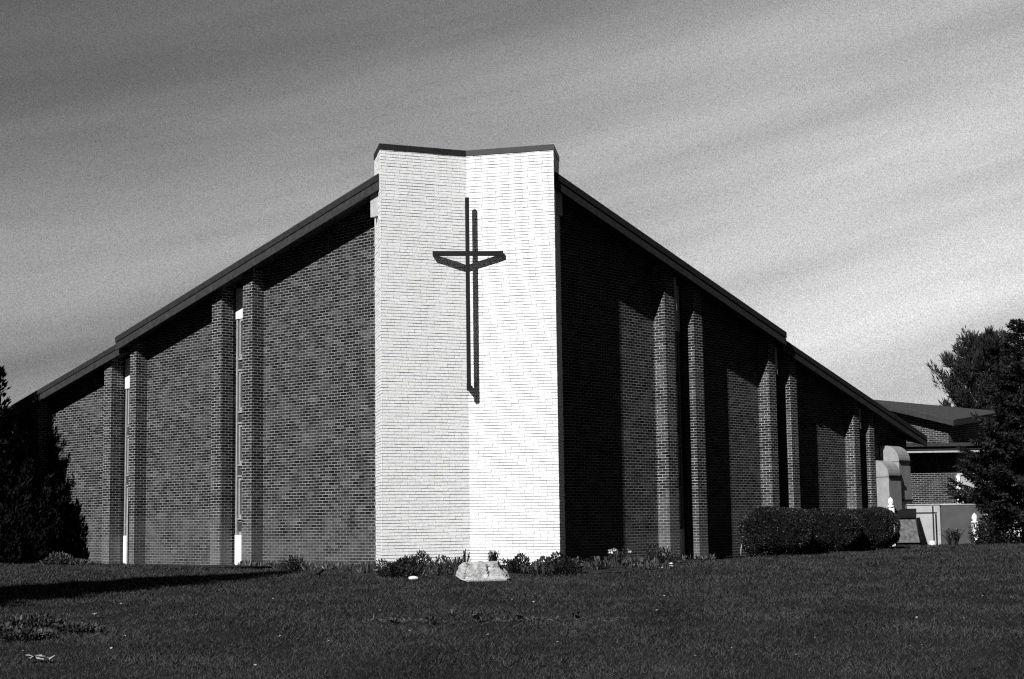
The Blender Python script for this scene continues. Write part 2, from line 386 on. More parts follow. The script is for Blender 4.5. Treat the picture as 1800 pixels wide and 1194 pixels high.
# pillars, in pairs either side of each window slit
for F, e, pairs in ((WL, eL, [(3.87, 4.25, 5.06, 5.46), (8.66, 8.95, 9.79, 10.12), (13.4, 13.75, 14.5, 14.85)]), (WR, eR, [(3.50, 3.90, 4.72, 5.10), (8.16, 8.50, 9.23, 9.57), (12.74, 13.05, 13.66, 13.94)])):
    for k, (p0, p1, p2, p3) in enumerate(pairs):
        d = .345 if k < 2 else .31
        for x0, x1 in ((p0, p1), (p2, p3)):
            m = MB(); m.box(F, x0, x1, -.36, d, -.3, e(x0) + .09, e(x1) + .09, du=.05); m.build('pillar', M['brick_pillar'], church)
# window slits
def window(F, e, g0, g1, z_top, zref):
    fr_ = MB(); o = -.13
    w = thing_part = None
    fr_.box(F, g0 - .02, g1 + .02, -.34, o - .05, -.3, e(g1) + .1)                      # backing
    for x in (g0, g1 - .055): fr_.box(F, x + .001, x + .054, o - .06, o + .03, .76, z_top)   # stiles
    bars = []
    z = zref
    tall, rows = [], []
    while z > .9:
        tall.append((z - .925, z)); rows.append((z - 1.36 + .075, z - .925 - .115)); z -= 1.305
    for z0, z1 in tall:
        for zz in (z0 - .075, z1 + .035):
            fr_.box(F, g0 + .055, g1 - .056, o - .06, o + .012, zz, zz + .04)
        # raised casement inside each tall light
        x0, x1 = g0 + .15, g1 - .15
        for a0, a1, b0, b1 in ((x0, x0 + .05, z0, z1), (x1 - .05, x1, z0, z1), (x0 + .05, x1 - .05, z0, z0 + .05), (x0 + .05, x1 - .05, z1 - .05, z1)):
            fr_.box(F, a0, a1, o - .05, o + .05, b0 + .001, b1 - .001)
    w = fr_.build('window', M['frame'], church)
    for z0, z1 in tall:
        p = MB(); p.box(F, g0 + .2, g1 - .2, o - .045, o - .015, z0 + .05, z1 - .05); p.build('pane', M['glass'], w)
    for z0, z1 in rows:
        p = MB(); p.box(F, g0 + .06, g1 - .06, o - .05, o - .012, z0 + .02, z1 - .02); p.build('panel', M['spandrel'], w)
    p = MB(); p.box(F, g0 + .003, g1 - .003, o - .05, o + .045, -.2, .78); p.build('base_panel', M['white'], w)
    p = MB(); p.box(F, g0 + .003, g1 - .003, o - .05, o + .055, z_top, e(g1) + .1); p.build('head_panel', M['white'], w)
window(WL, eL, *LG[0], 6.09, 6.07); window(WL, eL, *LG[1], 4.69, 4.66); window(WL, eL, *LG[2], 3.4, 3.36)
window(WR, eR, *RG[0], 5.7, 5.66); window(WR, eR, *RG[1], 4.4, 4.37); window(WR, eR, *RG[2], 3.1, 3.07)
# short beam ends beside the right-hand pillars
for (a, d), (z0, z1) in zip(((3.9, .345), (8.5, .345), (13.05, .31)), ((6.12, 6.95), (4.85, 5.55), (3.55, 4.15))):
    m = MB(); m.box(WR, a + .002, a + .16, -.1, d - .03, z0, z1); m.build('beam_end', M['panelgrey'], church)
for F, e, s in ((WL, eL, 1), (WR, eR, 1)):
    # pale beam ends against the white corner, under the eaves
    a0, a1 = (-.69, -.44) if F is WL else (-.74, -.53)
    m = MB(); m.box(F, a0, a1, .22, .5, 7.76 if F is WL else 7.79, e(a0) + .1); m.build('beam_end', M['panelgrey'], church)
# roof: two slopes meeting in a level ridge above the corner
def roof_side(F, e, a0, a_step, a_end):
    for a_s, a_e, out, h, top in ((a0, a_step, OUT_U, .31, True), (a_step, a_end, OUT_L, .285, False)):
        es, ee = e(a_s + 1e-4), e(a_e - 1e-4); sl = (es - ee) / (a_e - a_s)
        m = MB()
        # plan quad: eave edge, then straight in to the ridge line (a + inward = const)
        def Pz(a, inn, dz): return (*F.w(a, out - inn)[:2], es - sl * (a - a_s) + sl * inn + dz)
        i0 = max(.05, a_s + .9); i1 = a_e + .9
        pts = [(a_s, .045), (a_e, .045), (a_e, i1), (a_s, i0)]
        lo = [Pz(a, i, .0) for a, i in pts]; hi = [Pz(a, i, h) for a, i in pts]
        for k in range(4):
            j = (k + 1) % 4; m.quad([lo[k], lo[j], hi[j], hi[k]])
        m.quad(lo); m.quad(hi)
        rf = m.build('roof', M['soffit'], church); 
        m = MB(); up = [Pz(a, i, h + .004) for a, i in [(a_s, -.02), (a_e, -.02), (a_e, i1), (a_s, i0)]]; uh = [(x, y, z + .02) for x, y, z in up]
        m.quad(up); m.quad(uh)
        for k in range(4): m.quad([up[k], up[(k + 1) % 4], uh[(k + 1) % 4], uh[k]])
        m.build('shingles', M['shingle'], rf)
        # two-board fascia with a groove between
        m = MB()
        m.box(F, a_s, a_e, out - .045, out, es - .02, es + h * .53, ee + h * .53, ee - .02); m.build('fascia_board', M['fascia'], rf)
        m = MB(); m.box(F, a_s, a_e, out - .045, out + .018, es + h * .58, es + h, ee + h, ee + h * .58); m.build('fascia_board', M['fascia2'], rf)
roof_side(WL, eL, -.84, 9.2, 20.9); roof_side(WR, eR, -.92, 8.65, 16.9)
# right-hand end of the roof: closing fascia
m = MB(); e_ = eR(16.9); m.prism([WR.w(16.9, .5)[:2], WR.w(16.95, .5)[:2], WR.w(16.95, -9)[:2], WR.w(16.9, -9)[:2]], [e_, e_, e_ + 2.6, e_ + 2.6], [e_ + .285, e_ + .285, e_ + 2.9, e_ + 2.9]); m.build('fascia_board', M['fascia2'], church)
# rain pipe beside the far left window
m = MB(); p = WL.w(8.90, .39); m.tube([(p[0], p[1], -.05), (p[0], p[1], 1.7)], [.022, .022], 8); m.build('rain_pipe', M['panelgrey'], church)

# white corner: a folded slab of raised long bricks with deep joints
HT = 9.18; ROW = .0677; NROW = int(round((HT + .2) / ROW))
A2 = A + 1.0 * fr(-12.5); B2 = B + 1.12 * fr(8); V2 = V + 1.6 * DG
core = [A, V, B, B2, V2, A2]
def inset(poly, d):
    out = []; n = len(poly)
    area = sum(poly[i][0] * poly[(i + 1) % n][1] - poly[(i + 1) % n][0] * poly[i][1] for i in range(n)); sg = 1 if area > 0 else -1
    for i in range(n):
        p0, p1, p2 = poly[i - 1], poly[i], poly[(i + 1) % n]
        e1 = unit(np.array(p1) - p0); e2 = unit(np.array(p2) - p1)
        n1 = sg * np.array([-e1[1], e1[0]]); n2 = sg * np.array([-e2[1], e2[0]])
        b = unit(n1 + n2); out.append(tuple(np.array(p1) + b * d / max(.3, b @ n1)))
    return out
IN = .014
m = MB(); ci = inset(core, IN); m.prism(ci, -.3, HT, mi=1)
def brick_row_face(m, p0, p1, outn, k, start, L=.305, j=.007):
    p0, p1 = np.array(p0), np.array(p1); tot = np.linalg.norm(p1 - p0); d = (p1 - p0) / tot
    z0 = -.2 + k * ROW + .004; z1 = z0 + ROW - .0105
    a = 0.0; first = True; x = start
    cuts = [0.0]
    while x < tot - .03:
        if x > .03: cuts.append(x)
        x += L
    cuts.append(tot)
    for q in range(len(cuts) - 1):
        a0 = cuts[q] + (j * .5 if q else 0); a1 = cuts[q + 1] - (j * .5 if q < len(cuts) - 2 else 0)
        pr = random.gauss(0, .0022) + (random.uniform(-.004, .003) if random.random() < .15 else 0)
        t = random.uniform(-.002, .002)
        f = [p0 + d * a0, p0 + d * a1]
        q0, q1 = f[0] + outn * pr, f[1] + outn * (pr + t); b0, b1 = f[0] - outn * .02, f[1] - outn * .02
        za, zb = z0 + random.uniform(-.003, .003), z1 + random.uniform(-.0045, .003)
        Q = lambda p, z: (p[0], p[1], z)
        m.quad([Q(q0, za), Q(q1, za), Q(q1, zb), Q(q0, zb)])
        m.quad([Q(q0, zb), Q(q1, zb), Q(b1, zb), Q(b0, zb)]); m.quad([Q(q0, za), Q(b0, za), Q(b1, za), Q(q1, za)])
        m.quad([Q(q0, za), Q(q0, zb), Q(b0, zb), Q(b0, za)]); m.quad([Q(q1, za), Q(b1, za), Q(b1, zb), Q(q1, zb)])
nA = unit(np.array([(V - A)[1], -(V - A)[0]])); nB = unit(np.array([(B - V)[1], -(B - V)[0]]))
nLr = unit(np.array([-(A2 - A)[1], (A2 - A)[0]])); nRr = unit(np.array([(B2 - B)[1], -(B2 - B)[0]]))
for k in range(NROW):
    h = .1525 if k % 2 else .0
    jt = lambda: random.uniform(-.03, .03)
    brick_row_face(m, A, V, nA, k, .305 - h + jt()); brick_row_face(m, V, B, nB, k, .2 + h + jt())
    brick_row_face(m, A, A2, nLr, k, .1525 + h + jt()); brick_row_face(m, B, B2, nRr, k, .1525 + h + jt())
m.build('corner_tower', [M['white_brick'], M['white_joint']], church, merge=False)
m = MB(); m.prism(inset(core, -.014), HT - .012, HT + .115); m.build('coping', M['coping'], church)
for t in (.3,):
    pass

# ------------------------------------------------------------------ cross, standing off the fold of the white corner
Q = V - .33 * fr(-4)
XD = fr(86)
class CF(Frame): pass
XF = Frame(Q, XD, -fr(-4))
cross = thing('cross', (Q[0], Q[1], 3.87), 'tall black steel cross fixed in front of the fold of the white brick corner', 'cross')
m = MB(); m.box(XF, -.045, .045, -.045, .045, 3.87, 8.15); m.build('upright_beam', M['steel'], cross)
m = MB(); m.box(XF, -.77, .785, -.042, .042, 6.85, 6.95); m.build('crossbar', M['steel'], cross)
m = MB(); m.box(XF, -.04, .04, -.36, -.0455, 3.94, 4.05); m.build('bracket', M['steel'], cross)
for s0, s1 in ((-.765, -.70), (.715, .78)):
    m = MB(); m.box(XF, s0, s1, -.14, -.0405, 6.86, 6.94); m.build('bracket', M['steel'], cross)

# ------------------------------------------------------------------ annex behind the right-hand end
annex = thing('annex_building', (15.5, 54, 0), 'low brick annex with a shallow tilted roof beyond the far right end of the church', 'building')
AX = Frame(np.array([12.6, 52.6]), fr(90), -fr(0))
m = MB(); m.box(AX, -1.6, 3.12, -6, 0, -.2, 3.45); m.build('wall', M['brick_annex'], annex)
m = MB(); m.box(AX, 3.12, 9, -5.95, -.02, -.2, 3.4); m.build('wall', M['board'], annex)
m = MB(); m.box(AX, .3, 6.3, -2, .85, 3.30, 3.52); m.build('roof', M['soffit'], annex)
m = MB(); m.box(AX, .3, 6.3, .852, .95, 3.42, 3.54); m.build('gutter', M['fascia'], annex)
m = MB(); m.box(AX, .35, 6.3, .55, .84, 3.21, 3.27); m.build('gutter', M['panelgrey'], annex)
# tilted upper roof: low corner towards the viewer
P1, P0, P2, P3 = Vector((15.55, 52.2, 4.20)), Vector((10.2, 55.4, 6.26)), Vector((18.6, 55.2, 4.94)), Vector((19.2, 57.3, 5.30))
P1 = Vector((15.52, 52.0, 4.36)); P0 = P1 + (Vector((13.15, 53.9, 5.22)) - P1) * 1.12; P2 = Vector((18.35, 55.2, 4.86))
n_ = (P0 - P1).cross(P2 - P1); d_ = Vector((.3345, 1, .0688)); o_ = Vector((0, 0, CAM_Z))
P3 = o_ + d_ * (n_.dot(P1 - o_) / n_.dot(d_))
m = MB(); q = [P0, P1, P2, P3]; dn = Vector((0, 0, -.2))
m.quad(q); m.quad([p + dn for p in q])
for k in range(4): m.quad([q[k], q[(k + 1) % 4], q[(k + 1) % 4] + dn, q[k] + dn])
m.build('roof', M['shingle'], annex)
def roof_z(x, y): return P1.z - (n_.x * (x - P1.x) + n_.y * (y - P1.y)) / n_.z
uw = [P1 + (P0 - P1).normalized() * .42 + (P2 - P1).normalized() * .42]
uw = [uw[0] + (P0 - P1).normalized() * 3.0, uw[0], uw[0] + (P2 - P1).normalized() * 3.4, uw[0] + (P0 - P1).normalized() * 2.0 + (P2 - P1).normalized() * 2.6]
m = MB(); m.prism([(p.x, p.y) for p in uw], 3.3, [roof_z(p.x, p.y) - .21 for p in uw]); m.build('wall', M['brick_annex'], annex)
m = MB()
for a, b in ((P0, P1), (P1, P2)):
    o_ = Vector(((b - a).y, -(b - a).x, 0)).normalized() * .03
    a0, b0 = a + Vector((0, 0, -.21)), b + Vector((0, 0, -.21)); a1, b1 = a + Vector((0, 0, -.03)), b + Vector((0, 0, -.03))
    m.quad([a0 + o_, b0 + o_, b1 + o_, a1 + o_]); m.quad([a0 + o_ * .2, b0 + o_ * .2, b1 + o_ * .2, a1 + o_ * .2]); m.quad([a0 + o_, b0 + o_, b0 + o_ * .2, a0 + o_ * .2]); m.quad([a1 + o_, b1 + o_, b1 + o_ * .2, a1 + o_ * .2])
m.build('fascia_board', M['fascia'], annex, merge=False)
m = MB(); m.box(AX, 3.08, 3.22, -.02, .05, 1.35, 2.42); m.box(AX, 3.22, 3.9, -.02, .05, 1.35, 1.46); m.box(AX, 1.6, 3.08, -.02, .04, 1.36, 1.43); m.build('door_frame', M['white'], annex)
m = MB(); m.box(AX, 5.05, 5.2, .02, .14, -.1, 2.0); m.build('porch_post', M['white'], annex)

# ------------------------------------------------------------------ yard beside the annex
FE = Frame(np.array([11.3, 44.2]), fr(90), -fr(0))
z_ = g(12, 44)
fence = thing('board_fence', (12.0, 44.2, z_), 'pale board screen with thin dark rail, left of the grey one', 'fence')
m = MB(); m.box(FE, -.02, 1.36, -.08, 0, z_ - .1, 1.34); m.build('board_panel', M['board'], fence)
m = MB(); m.box(FE, .32, 1.26, .001, .025, 1.10, 1.122); m.build('rail', M['steel'], fence)
m = MB(); m.box(FE, -.04, 1.37, -.1, .03, 1.342, 1.37); m.build('cap', M['panelgrey'], fence)
f2 = thing('board_fence', (13.1, 44.3, z_), 'dark grey board screen between pale screen and big spruce', 'fence')
m = MB(); m.box(FE, 1.375, 2.7, -.14, -.06, z_ - .1, 1.33); m.build('board_panel', M['greyboard'], f2)
m = MB(); m.box(FE, 1.375, 2.72, -.15, -.04, 1.332, 1.355); m.build('cap', M['panelgrey'], f2)
def fence_post(x, y, h, label, w=.075):
    z = g(x, y); t = thing('fence_post', (x, y, z), label, 'post', 'white posts in the yard')
    F = Frame(np.array([x, y]), fr(86), -fr(-4))
    m = MB(); m.box(F, -w, w, -w, w, z - .1, z + h - .30); m.build('shaft', M['white'], t)
    m = MB(); c = [(w * 1.35, h - .298), (w * 1.35, h - .25), (w * .55, h - .22), (w * 1.25, h - .16), (w * .9, h - .07), (.004, h)]
    m.tube([(x, y, z + q[1]) for q in c], [q[0] for q in c], 12); m.build('finial', M['white'], t, smooth=True)
fence_post(10.93, 43.1, 1.42, 'white post with a pointed finial rising behind the clipped hedge')
fence_post(13.62, 44.0, .92, 'short white post half hidden under the big spruce')
# thin pole in front of the pale screen
pl = thing('pole', (12.37, 43.9, g(12.37, 43.9)), 'thin dark pole on a white foot in front of the pale board screen', 'pole')
m = MB(); m.tube([(12.37, 43.9, g(12.37, 43.9)), (12.37, 43.9, 1.30)], [.022, .022], 8); m.build('shaft', M['steel'], pl)
m = MB(); m.tube([(12.30, 43.85, g(12.37, 43.9) - .02), (12.30, 43.85, g(12.37, 43.9) + .14)], [.1, .085], 10); m.build('foot', M['white'], pl)
# steel bin with a sloping lid
bz = g(11.5, 43)
BF = Frame(np.array([11.12, 43.0]), fr(80), -fr(-10))
bin_ = thing('utility_bin', (11.5, 43.3, bz), 'weathered steel bin with sloping dark lid beside the clipped hedges', 'bin')
m = MB()
m.quad([BF.w(0, 0, bz + .1), BF.w(.62, 0, bz + .1), BF.w(.5, .0, bz + .80), BF.w(-.05, .0, bz + .80)]); m.quad([BF.w(.62, 0, bz + .1), BF.w(.84, -.7, bz + .1), BF.w(.86, -.7, bz + 1.0), BF.w(.5, 0, bz + .80)])
m.quad([BF.w(0, 0, bz + .1), BF.w(-.05, 0, bz + .8), BF.w(0, -.7, bz + 1.0), BF.w(0, -.7, bz + .1)]); m.quad([BF.w(0, -.7, bz + .1), BF.w(0, -.7, bz + 1.0), BF.w(.86, -.7, bz + 1.0), BF.w(.84, -.7, bz + .1)])
m.build('body', M['bin'], bin_)
m = MB(); m.quad([BF.w(-.1, .05, bz + .81), BF.w(.52, .05, bz + .81), BF.w(.9, -.74, bz + 1.03), BF.w(-.05, -.74, bz + 1.03)]); m.quad([BF.w(-.1, .05, bz + .86), BF.w(.52, .05, bz + .86), BF.w(.9, -.74, bz + 1.08), BF.w(-.05, -.74, bz + 1.08)])
m.quad([BF.w(-.1, .05, bz + .81), BF.w(.52, .05, bz + .81), BF.w(.52, .05, bz + .86), BF.w(-.1, .05, bz + .86)]); m.quad([BF.w(.52, .05, bz + .81), BF.w(.9, -.74, bz + 1.03), BF.w(.9, -.74, bz + 1.08), BF.w(.52, .05, bz + .86)])
m.build('lid', M['steel'], bin_)
m = MB(); m.box(BF, .02, .66, -.6, -.05, bz - .05, bz + .098); m.build('base', M['steel'], bin_)
# galvanised ducts with rounded elbows
def duct(a0, a1, o1, z0, z1, r, label):
    t = thing('ventilation_duct', WR.w(a0, .2, 0), label, 'duct', 'ducts at the end of the church')
    prof = [(.02, z0), (o1, z0), (o1, z1 - r)] + [(o1 - r + r * math.cos(q), z1 - r + r * math.sin(q)) for q in np.linspace(.15, math.pi / 2, 7)] + [(.02, z1)]
    m = MB(); n = len(prof)
    m.quad([WR.w(a0, o, z) for o, z in prof]); m.quad([WR.w(a1, o, z) for o, z in reversed(prof)])
    for i in range(n):
        (oa, za), (ob, zb) = prof[i], prof[(i + 1) % n]; m.quad([WR.w(a0, oa, za), WR.w(a1, oa, za), WR.w(a1, ob, zb), WR.w(a0, ob, zb)])
    m.build('body', M['duct'], t)
    for zz in (z1 - r - .07, z0 + .25):
        m = MB(); m.box(WR, a0 + .002, a1 + .02, o1 + .002, o1 + .03, zz, zz + .06); m.box(WR, a0 - .012, a0 - .002, .03, o1, zz + .01, zz + .022); m.build('flange', M['steel'], t)
duct(13.97, 14.72, .70, .1, 2.66, .44, 'nearer galvanised duct with rounded elbow beside the last brick pillar')
duct(14.80, 15.52, .62, 1.2, 3.12, .44, 'taller galvanised duct behind the first, under the end of the eaves')

# ------------------------------------------------------------------ rock
def rock(cx, cy, label):
    from mathutils import noise
    prof = [(-.50, .06), (-.45, .16), (-.44, .25), (-.36, .31), (-.08, .315), (.28, .31), (.36, .25), (.38, .13), (.50, .085), (.49, .0), (.05, -.06), (-.25, -.03)]
    bm = bmesh.new()
    for k, (yk, sk, up_) in enumerate(((-.30, .86, -.05), (-.22, .98, -.01), (.02, 1.0, .0), (.26, .86, -.02))):
        for x, z in prof: bm.verts.new((x * sk + (.02 if k == 0 else 0), yk + .04 * math.sin(x * 9 + k), max(-.07, z * (sk if z > 0 else 1) + up_)))
    bmesh.ops.convex_hull(bm, input=list(bm.verts))
    bmesh.ops.delete(bm, geom=[v for v in bm.verts if not v.link_faces], context='VERTS')
    for _ in range(4): bmesh.ops.subdivide_edges(bm, edges=[e for e in bm.edges if e.calc_length() > .035], cuts=1, use_grid_fill=True)
    bmesh.ops.triangulate(bm, faces=bm.faces)
    for v in bm.verts:
        p = v.co.copy(); d = Vector((p.x * .6, p.y, max(0, p.z - .12))).normalized() if p.length > 1e-4 else Vector((0, 0, 1))
        n = .032 * noise.noise(p * 5) + .016 * noise.noise(p * 13 + Vector((3, 1, 2))) + .008 * noise.noise(p * 30)
        ridge = .10 - .22 * (p.z - .1)                      # broken face on the right of a slanting edge
        if p.y < .1 and p.x > ridge: n -= .075 * min(1, (p.x - ridge) / .03) * max(0, min(1, (.30 - p.z) / .07)) * max(0, min(1, (p.z - .015) / .03))
        if abs(p.x + .33 - .25 * p.z) < .022 and p.y < 0: n -= .03
        v.co = p + d * n
    z0 = g(cx, cy); me = bpy.data.meshes.new('boulder'); bm.to_mesh(me); bm.free(); me.materials.append(M['rock'])
    o = bpy.data.objects.new('boulder', me); COL.objects.link(o); o.location = (cx, cy, z0 + .03); tag(o, label, 'rock')
rock(-.59, 27.55, 'large pale boulder on the lawn edge in front of the white corner')

# ------------------------------------------------------------------ plants
def hedge(cx, cy, rx, ry, h, n, label):
    z0 = g(cx, cy); t = thing('hedge_shrub', (cx, cy, z0), label, 'shrub', 'clipped shrubs by the right wall')
    u = RNG.uniform(-1, 1, n); ph = RNG.uniform(0, 2 * np.pi, n); th = np.arccos(u)
    e = .68
    pw = lambda c: np.sign(c) * np.abs(c) ** e
    d = np.stack([pw(np.sin(th)) * pw(np.cos(ph)), pw(np.sin(th)) * pw(np.sin(ph)), pw(np.cos(th))], 1)
    lump = 1 + .05 * np.sin(5 * d[:, 0] + 3 * d[:, 2] + cx) + .05 * np.sin(7 * d[:, 1] - 4 * d[:, 2] + 1)
    dep = lump * (1 - np.abs(RNG.normal(0, .045, n)) + (RNG.random(n) < .02) * .03)
    p = d * dep[:, None] * np.array([rx, ry, h * .5]) * .96; p[:, 2] = np.maximum(p[:, 2] + h * .5, .0)
    p += np.array([cx, cy, z0])
    np_mesh('foliage', leaves(p, d * 1.0, .042, .013, .6), 4, M['hedge'], t)
    bm = bmesh.new(); bmesh.ops.create_icosphere(bm, subdivisions=3, radius=1)  # unseen solid core added inside the leaves to block light
    for v in bm.verts: v.co = Vector((math.copysign(abs(v.co.x) ** .75, v.co.x) * rx * .84, math.copysign(abs(v.co.y) ** .75, v.co.y) * ry * .84, h * .5 + math.copysign(abs(v.co.z) ** .75, v.co.z) * h * .42))
    me = bpy.data.meshes.new('inner_core'); bm.to_mesh(me); bm.free(); me.materials.append(M['yew'])
    o = bpy.data.objects.new('inner_core', me); COL.objects.link(o); o.parent = t
hedge(6.62, 37.5, .93, .88, 1.22, 26000, 'rounded clipped dark shrub, leftmost of the three under the second pair of pillars')
hedge(8.30, 39.5, .88, .85, 1.15, 24000, 'rounded clipped dark shrub in the middle of the row of three')
hedge(9.72, 40.9, .80, .80, 1.13, 24000, 'rounded clipped dark shrub nearest the galvanised ducts and steel bin')

def spruce(name, x, y, h, r, n_br, mat, label, cat='tree', bare=.06, group=None, droop=.25, leaf=.15, seed=1, pw=.85, rise=.15, tuft=5, arc=None, trunk_r=.16):
    rg = np.random.default_rng(seed); z0 = g(x, y)
    t = thing(name, (x, y, z0), label, cat, group)
    m = MB(); k = 9
    bend = [(x + .06 * math.sin(i * 1.1 + seed), y + .05 * math.cos(i * .8), z0 - .1 + (h - .1) * i / (k - 1)) for i in range(k)]
    m.tube(bend, [trunk_r * (1 - .93 * i / (k - 1)) for i in range(k)], 8)
    C, D = [], []
    for b in range(n_br):
        f = bare + (1 - bare) * (b + rg.random()) / n_br
        if f > .985: continue
        ph = b * 2.39996 + rg.uniform(-.4, .4)
        if arc is not None and rg.random() < .0: continue
        Lb = r * (1 - f) ** pw * rg.uniform(.68, 1.18) + .12
        hz = z0 + h * f
        hd = np.array([math.cos(ph), math.sin(ph), 0]); sd_ = np.array([-hd[1], hd[0], 0])
        P = lambda q: np.array([x, y, hz]) + hd * Lb * q + np.array([0, 0, Lb * (rise * q + (.25 - f * .1) * max(0, q - .75) - droop * (1 - f * .6) * math.sin(q * 2.2))])
        if Lb > .3: m.tube([tuple(P(q)) for q in (0, .35, .7, .97)], [.012 + .018 * Lb, .010 + .012 * Lb, .012, .004], 5)
        ns = max(4, int(Lb / .09))
        for q in np.linspace(.18, 1, ns):
            c = P(q); fwd = P(min(1, q + .05)) - P(q - .05); fwd = fwd / np.linalg.norm(fwd)
            for sgn in (-1, 1):
                ls = Lb * (.42 * (1.05 - q)) * rg.uniform(.6, 1.2) + .07
                dirn = fwd * .75 + sgn * sd_ * .75 + np.array([0, 0, -.14 - .12 * rg.random()]); dirn /= np.linalg.norm(dirn)
                kk = max(2, int(ls / .075))
                for w in np.linspace(0.1, 1, kk):
                    cc = c + dirn * ls * w
                    for _ in range(tuft): C.append(cc + rg.normal(0, .02, 3)); D.append(dirn + np.array([0, 0, .12]))
            for _ in range(tuft): C.append(c + rg.normal(0, .02, 3)); D.append(fwd)
    for _ in range(60): C.append(np.array([x, y, z0 + h - .05 - .5 * rg.random()])); D.append(np.array([rg.normal(0, .5), rg.normal(0, .5), 1.]))
    m.build('trunk', M['bark'], t)
    np_mesh('crown', leaves(np.array(C), np.array(D), leaf, leaf * .16, .55), 4, mat, t)
    return t
spruce('spruce_tree', 15.42, 44.6, 6.75, 2.75, 130, M['conifer'], 'big dark spruce with spreading boughs at the right edge, before the annex', bare=.13, seed=3, droop=.26, pw=1.0, tuft=5, trunk_r=.2, leaf=.13, rise=.12)
spruce('spruce_tree', -15.35, 39.0, 7.3, 2.3, 150, M['yew'], 'slender dark spruce at the left edge with its boughs against the sky', bare=.3, seed=9, droop=.05, rise=.45, tuft=4, leaf=.15, pw=.7)
# dense upright evergreen against the left wall
def plume_evergreen(x, y, r, h, n, label):
    rg = np.random.default_rng(4); z0 = g(x, y); t = thing('evergreen_shrub', (x, y, z0), label, 'tree')
    C, D = [], []; m = MB()
    for i in range(n):
        q = math.sqrt((i + .5) / n); ph = i * 2.39996
        px, py = x + r * q * math.cos(ph), y + r * q * math.sin(ph)
        top = h * (1 - .84 * q ** 1.25) * rg.uniform(.78, 1.16) + .15
        lean = np.array([math.cos(ph) * .32 * q, math.sin(ph) * .32 * q, 1.0]); lean /= np.linalg.norm(lean)
        base_z = max(0, top - rg.uniform(1.5, 2.3)); base = np.array([px, py, z0 + base_z]) - lean * 0.1
        m.tube([(x + (px - x) * .25, y + (py - y) * .25, z0 + base_z * .3 - .05), tuple(base)], [.03, .015], 5)
        L = (top - base_z); k = int(230 * L)
        w = rg.random(k); ww = .27 * np.sin(np.pi * np.clip(w * .88 + .12, 0, 1)) ** .7 * (1 - w * .35)
        a = rg.uniform(0, 2 * np.pi, k); rad = ww * np.sqrt(rg.random(k))
        c = base + lean * (w * L)[:, None] + np.stack([np.cos(a) * rad, np.sin(a) * rad, np.zeros(k)], 1)
        C.append(c); D.append(lean * 1.0 + np.stack([np.cos(a) * .6, np.sin(a) * .6, np.zeros(k)], 1))
    m.build('trunk', M['bark'], t)
    np_mesh('crown', leaves(np.concatenate(C), np.concatenate(D), .16, .03, .3), 4, M['yew'], t)
plume_evergreen(-14.15, 40.2, 1.95, 4.7, 95, 'massive near-black evergreen with upright plumes against the left brick wall')

def pine(x, y, h, r, label, seed=2, nlimb=34, name='pine_tree', leaf=.30, z0f=.42, per=9):
    rg = np.random.default_rng(seed); z0 = g(x, y); t = thing(name, (x, y, z0), label, 'tree', 'trees beyond the annex')
    m = MB(); m.tube([(x, y, z0 - .1), (x + .1, y, z0 + h * .5), (x, y, z0 + h * .92)], [.3, .2, .05], 8)
    C, D = [], []
    for i in range(nlimb):
        f = i / (nlimb - 1); ph = i * 2.39996 + rg.uniform(-.3, .3); hd = np.array([math.cos(ph), math.sin(ph), 0])
        st = np.array([x, y, z0 + h * (z0f + (.92 - z0f) * f)])
        pr = math.sin(math.pi * min(1, .30 + .62 * f)) ** .8
        L = r * pr * rg.uniform(.8, 1.12); lift = .25 + .75 * f + rg.uniform(-.1, .15)
        P = lambda q: st + hd * L * q + np.array([0, 0, L * lift * q ** 1.5])
        m.tube([tuple(P(q)) for q in (0, .4, .75, 1)], [.07, .05, .03, .01], 5)
        for w in range(per):
            q = .35 + .68 * (w + rg.random()) / per
            p = P(q) + rg.normal(0, .16 * r / 2.3, 3); k = int(rg.integers(60, 110)); cr = rg.uniform(.16, .36) * r / 2.3
            v = unit(rg.normal(0, 1, (k, 3))); up_ = hd * .35 + np.array([0, 0, .9])
            C.append(p + v * cr * rg.random((k, 1)) ** .5 + up_ * rg.uniform(-.1, .35, (k, 1)) * r / 2.3); D.append(v * .5 + up_)
    m.build('trunk', M['limbbark'], t)
    np_mesh('crown', leaves(np.concatenate(C), np.concatenate(D), leaf * r / 2.3, leaf * .09 * r / 2.3, .3), 4, M['pine'], t)
pine(24.1, 75, 9.6, 2.15, 'round-topped pine standing behind the annex roof', nlimb=46)
pine(23.2, 95, 7.9, .9, 'small dark far tree just above the annex roof, nearer the pine', seed=5, nlimb=14, name='far_tree', leaf=.6)
pine(21.9, 96, 7.7, .8, 'smaller of the two far trees above the annex roof, nearer the church', seed=6, nlimb=12, name='far_tree', leaf=.6)
# tree standing outside the frame on the left: its crown shades a band of lawn
spruce('spruce_tree', -12.5, 17.9, 11.4, 2.7, 160, M['conifer'], 'tall narrow tree beyond the left edge, its shadow lying across the lawn', bare=.40, seed=12, tuft=3, leaf=.2, pw=.6)

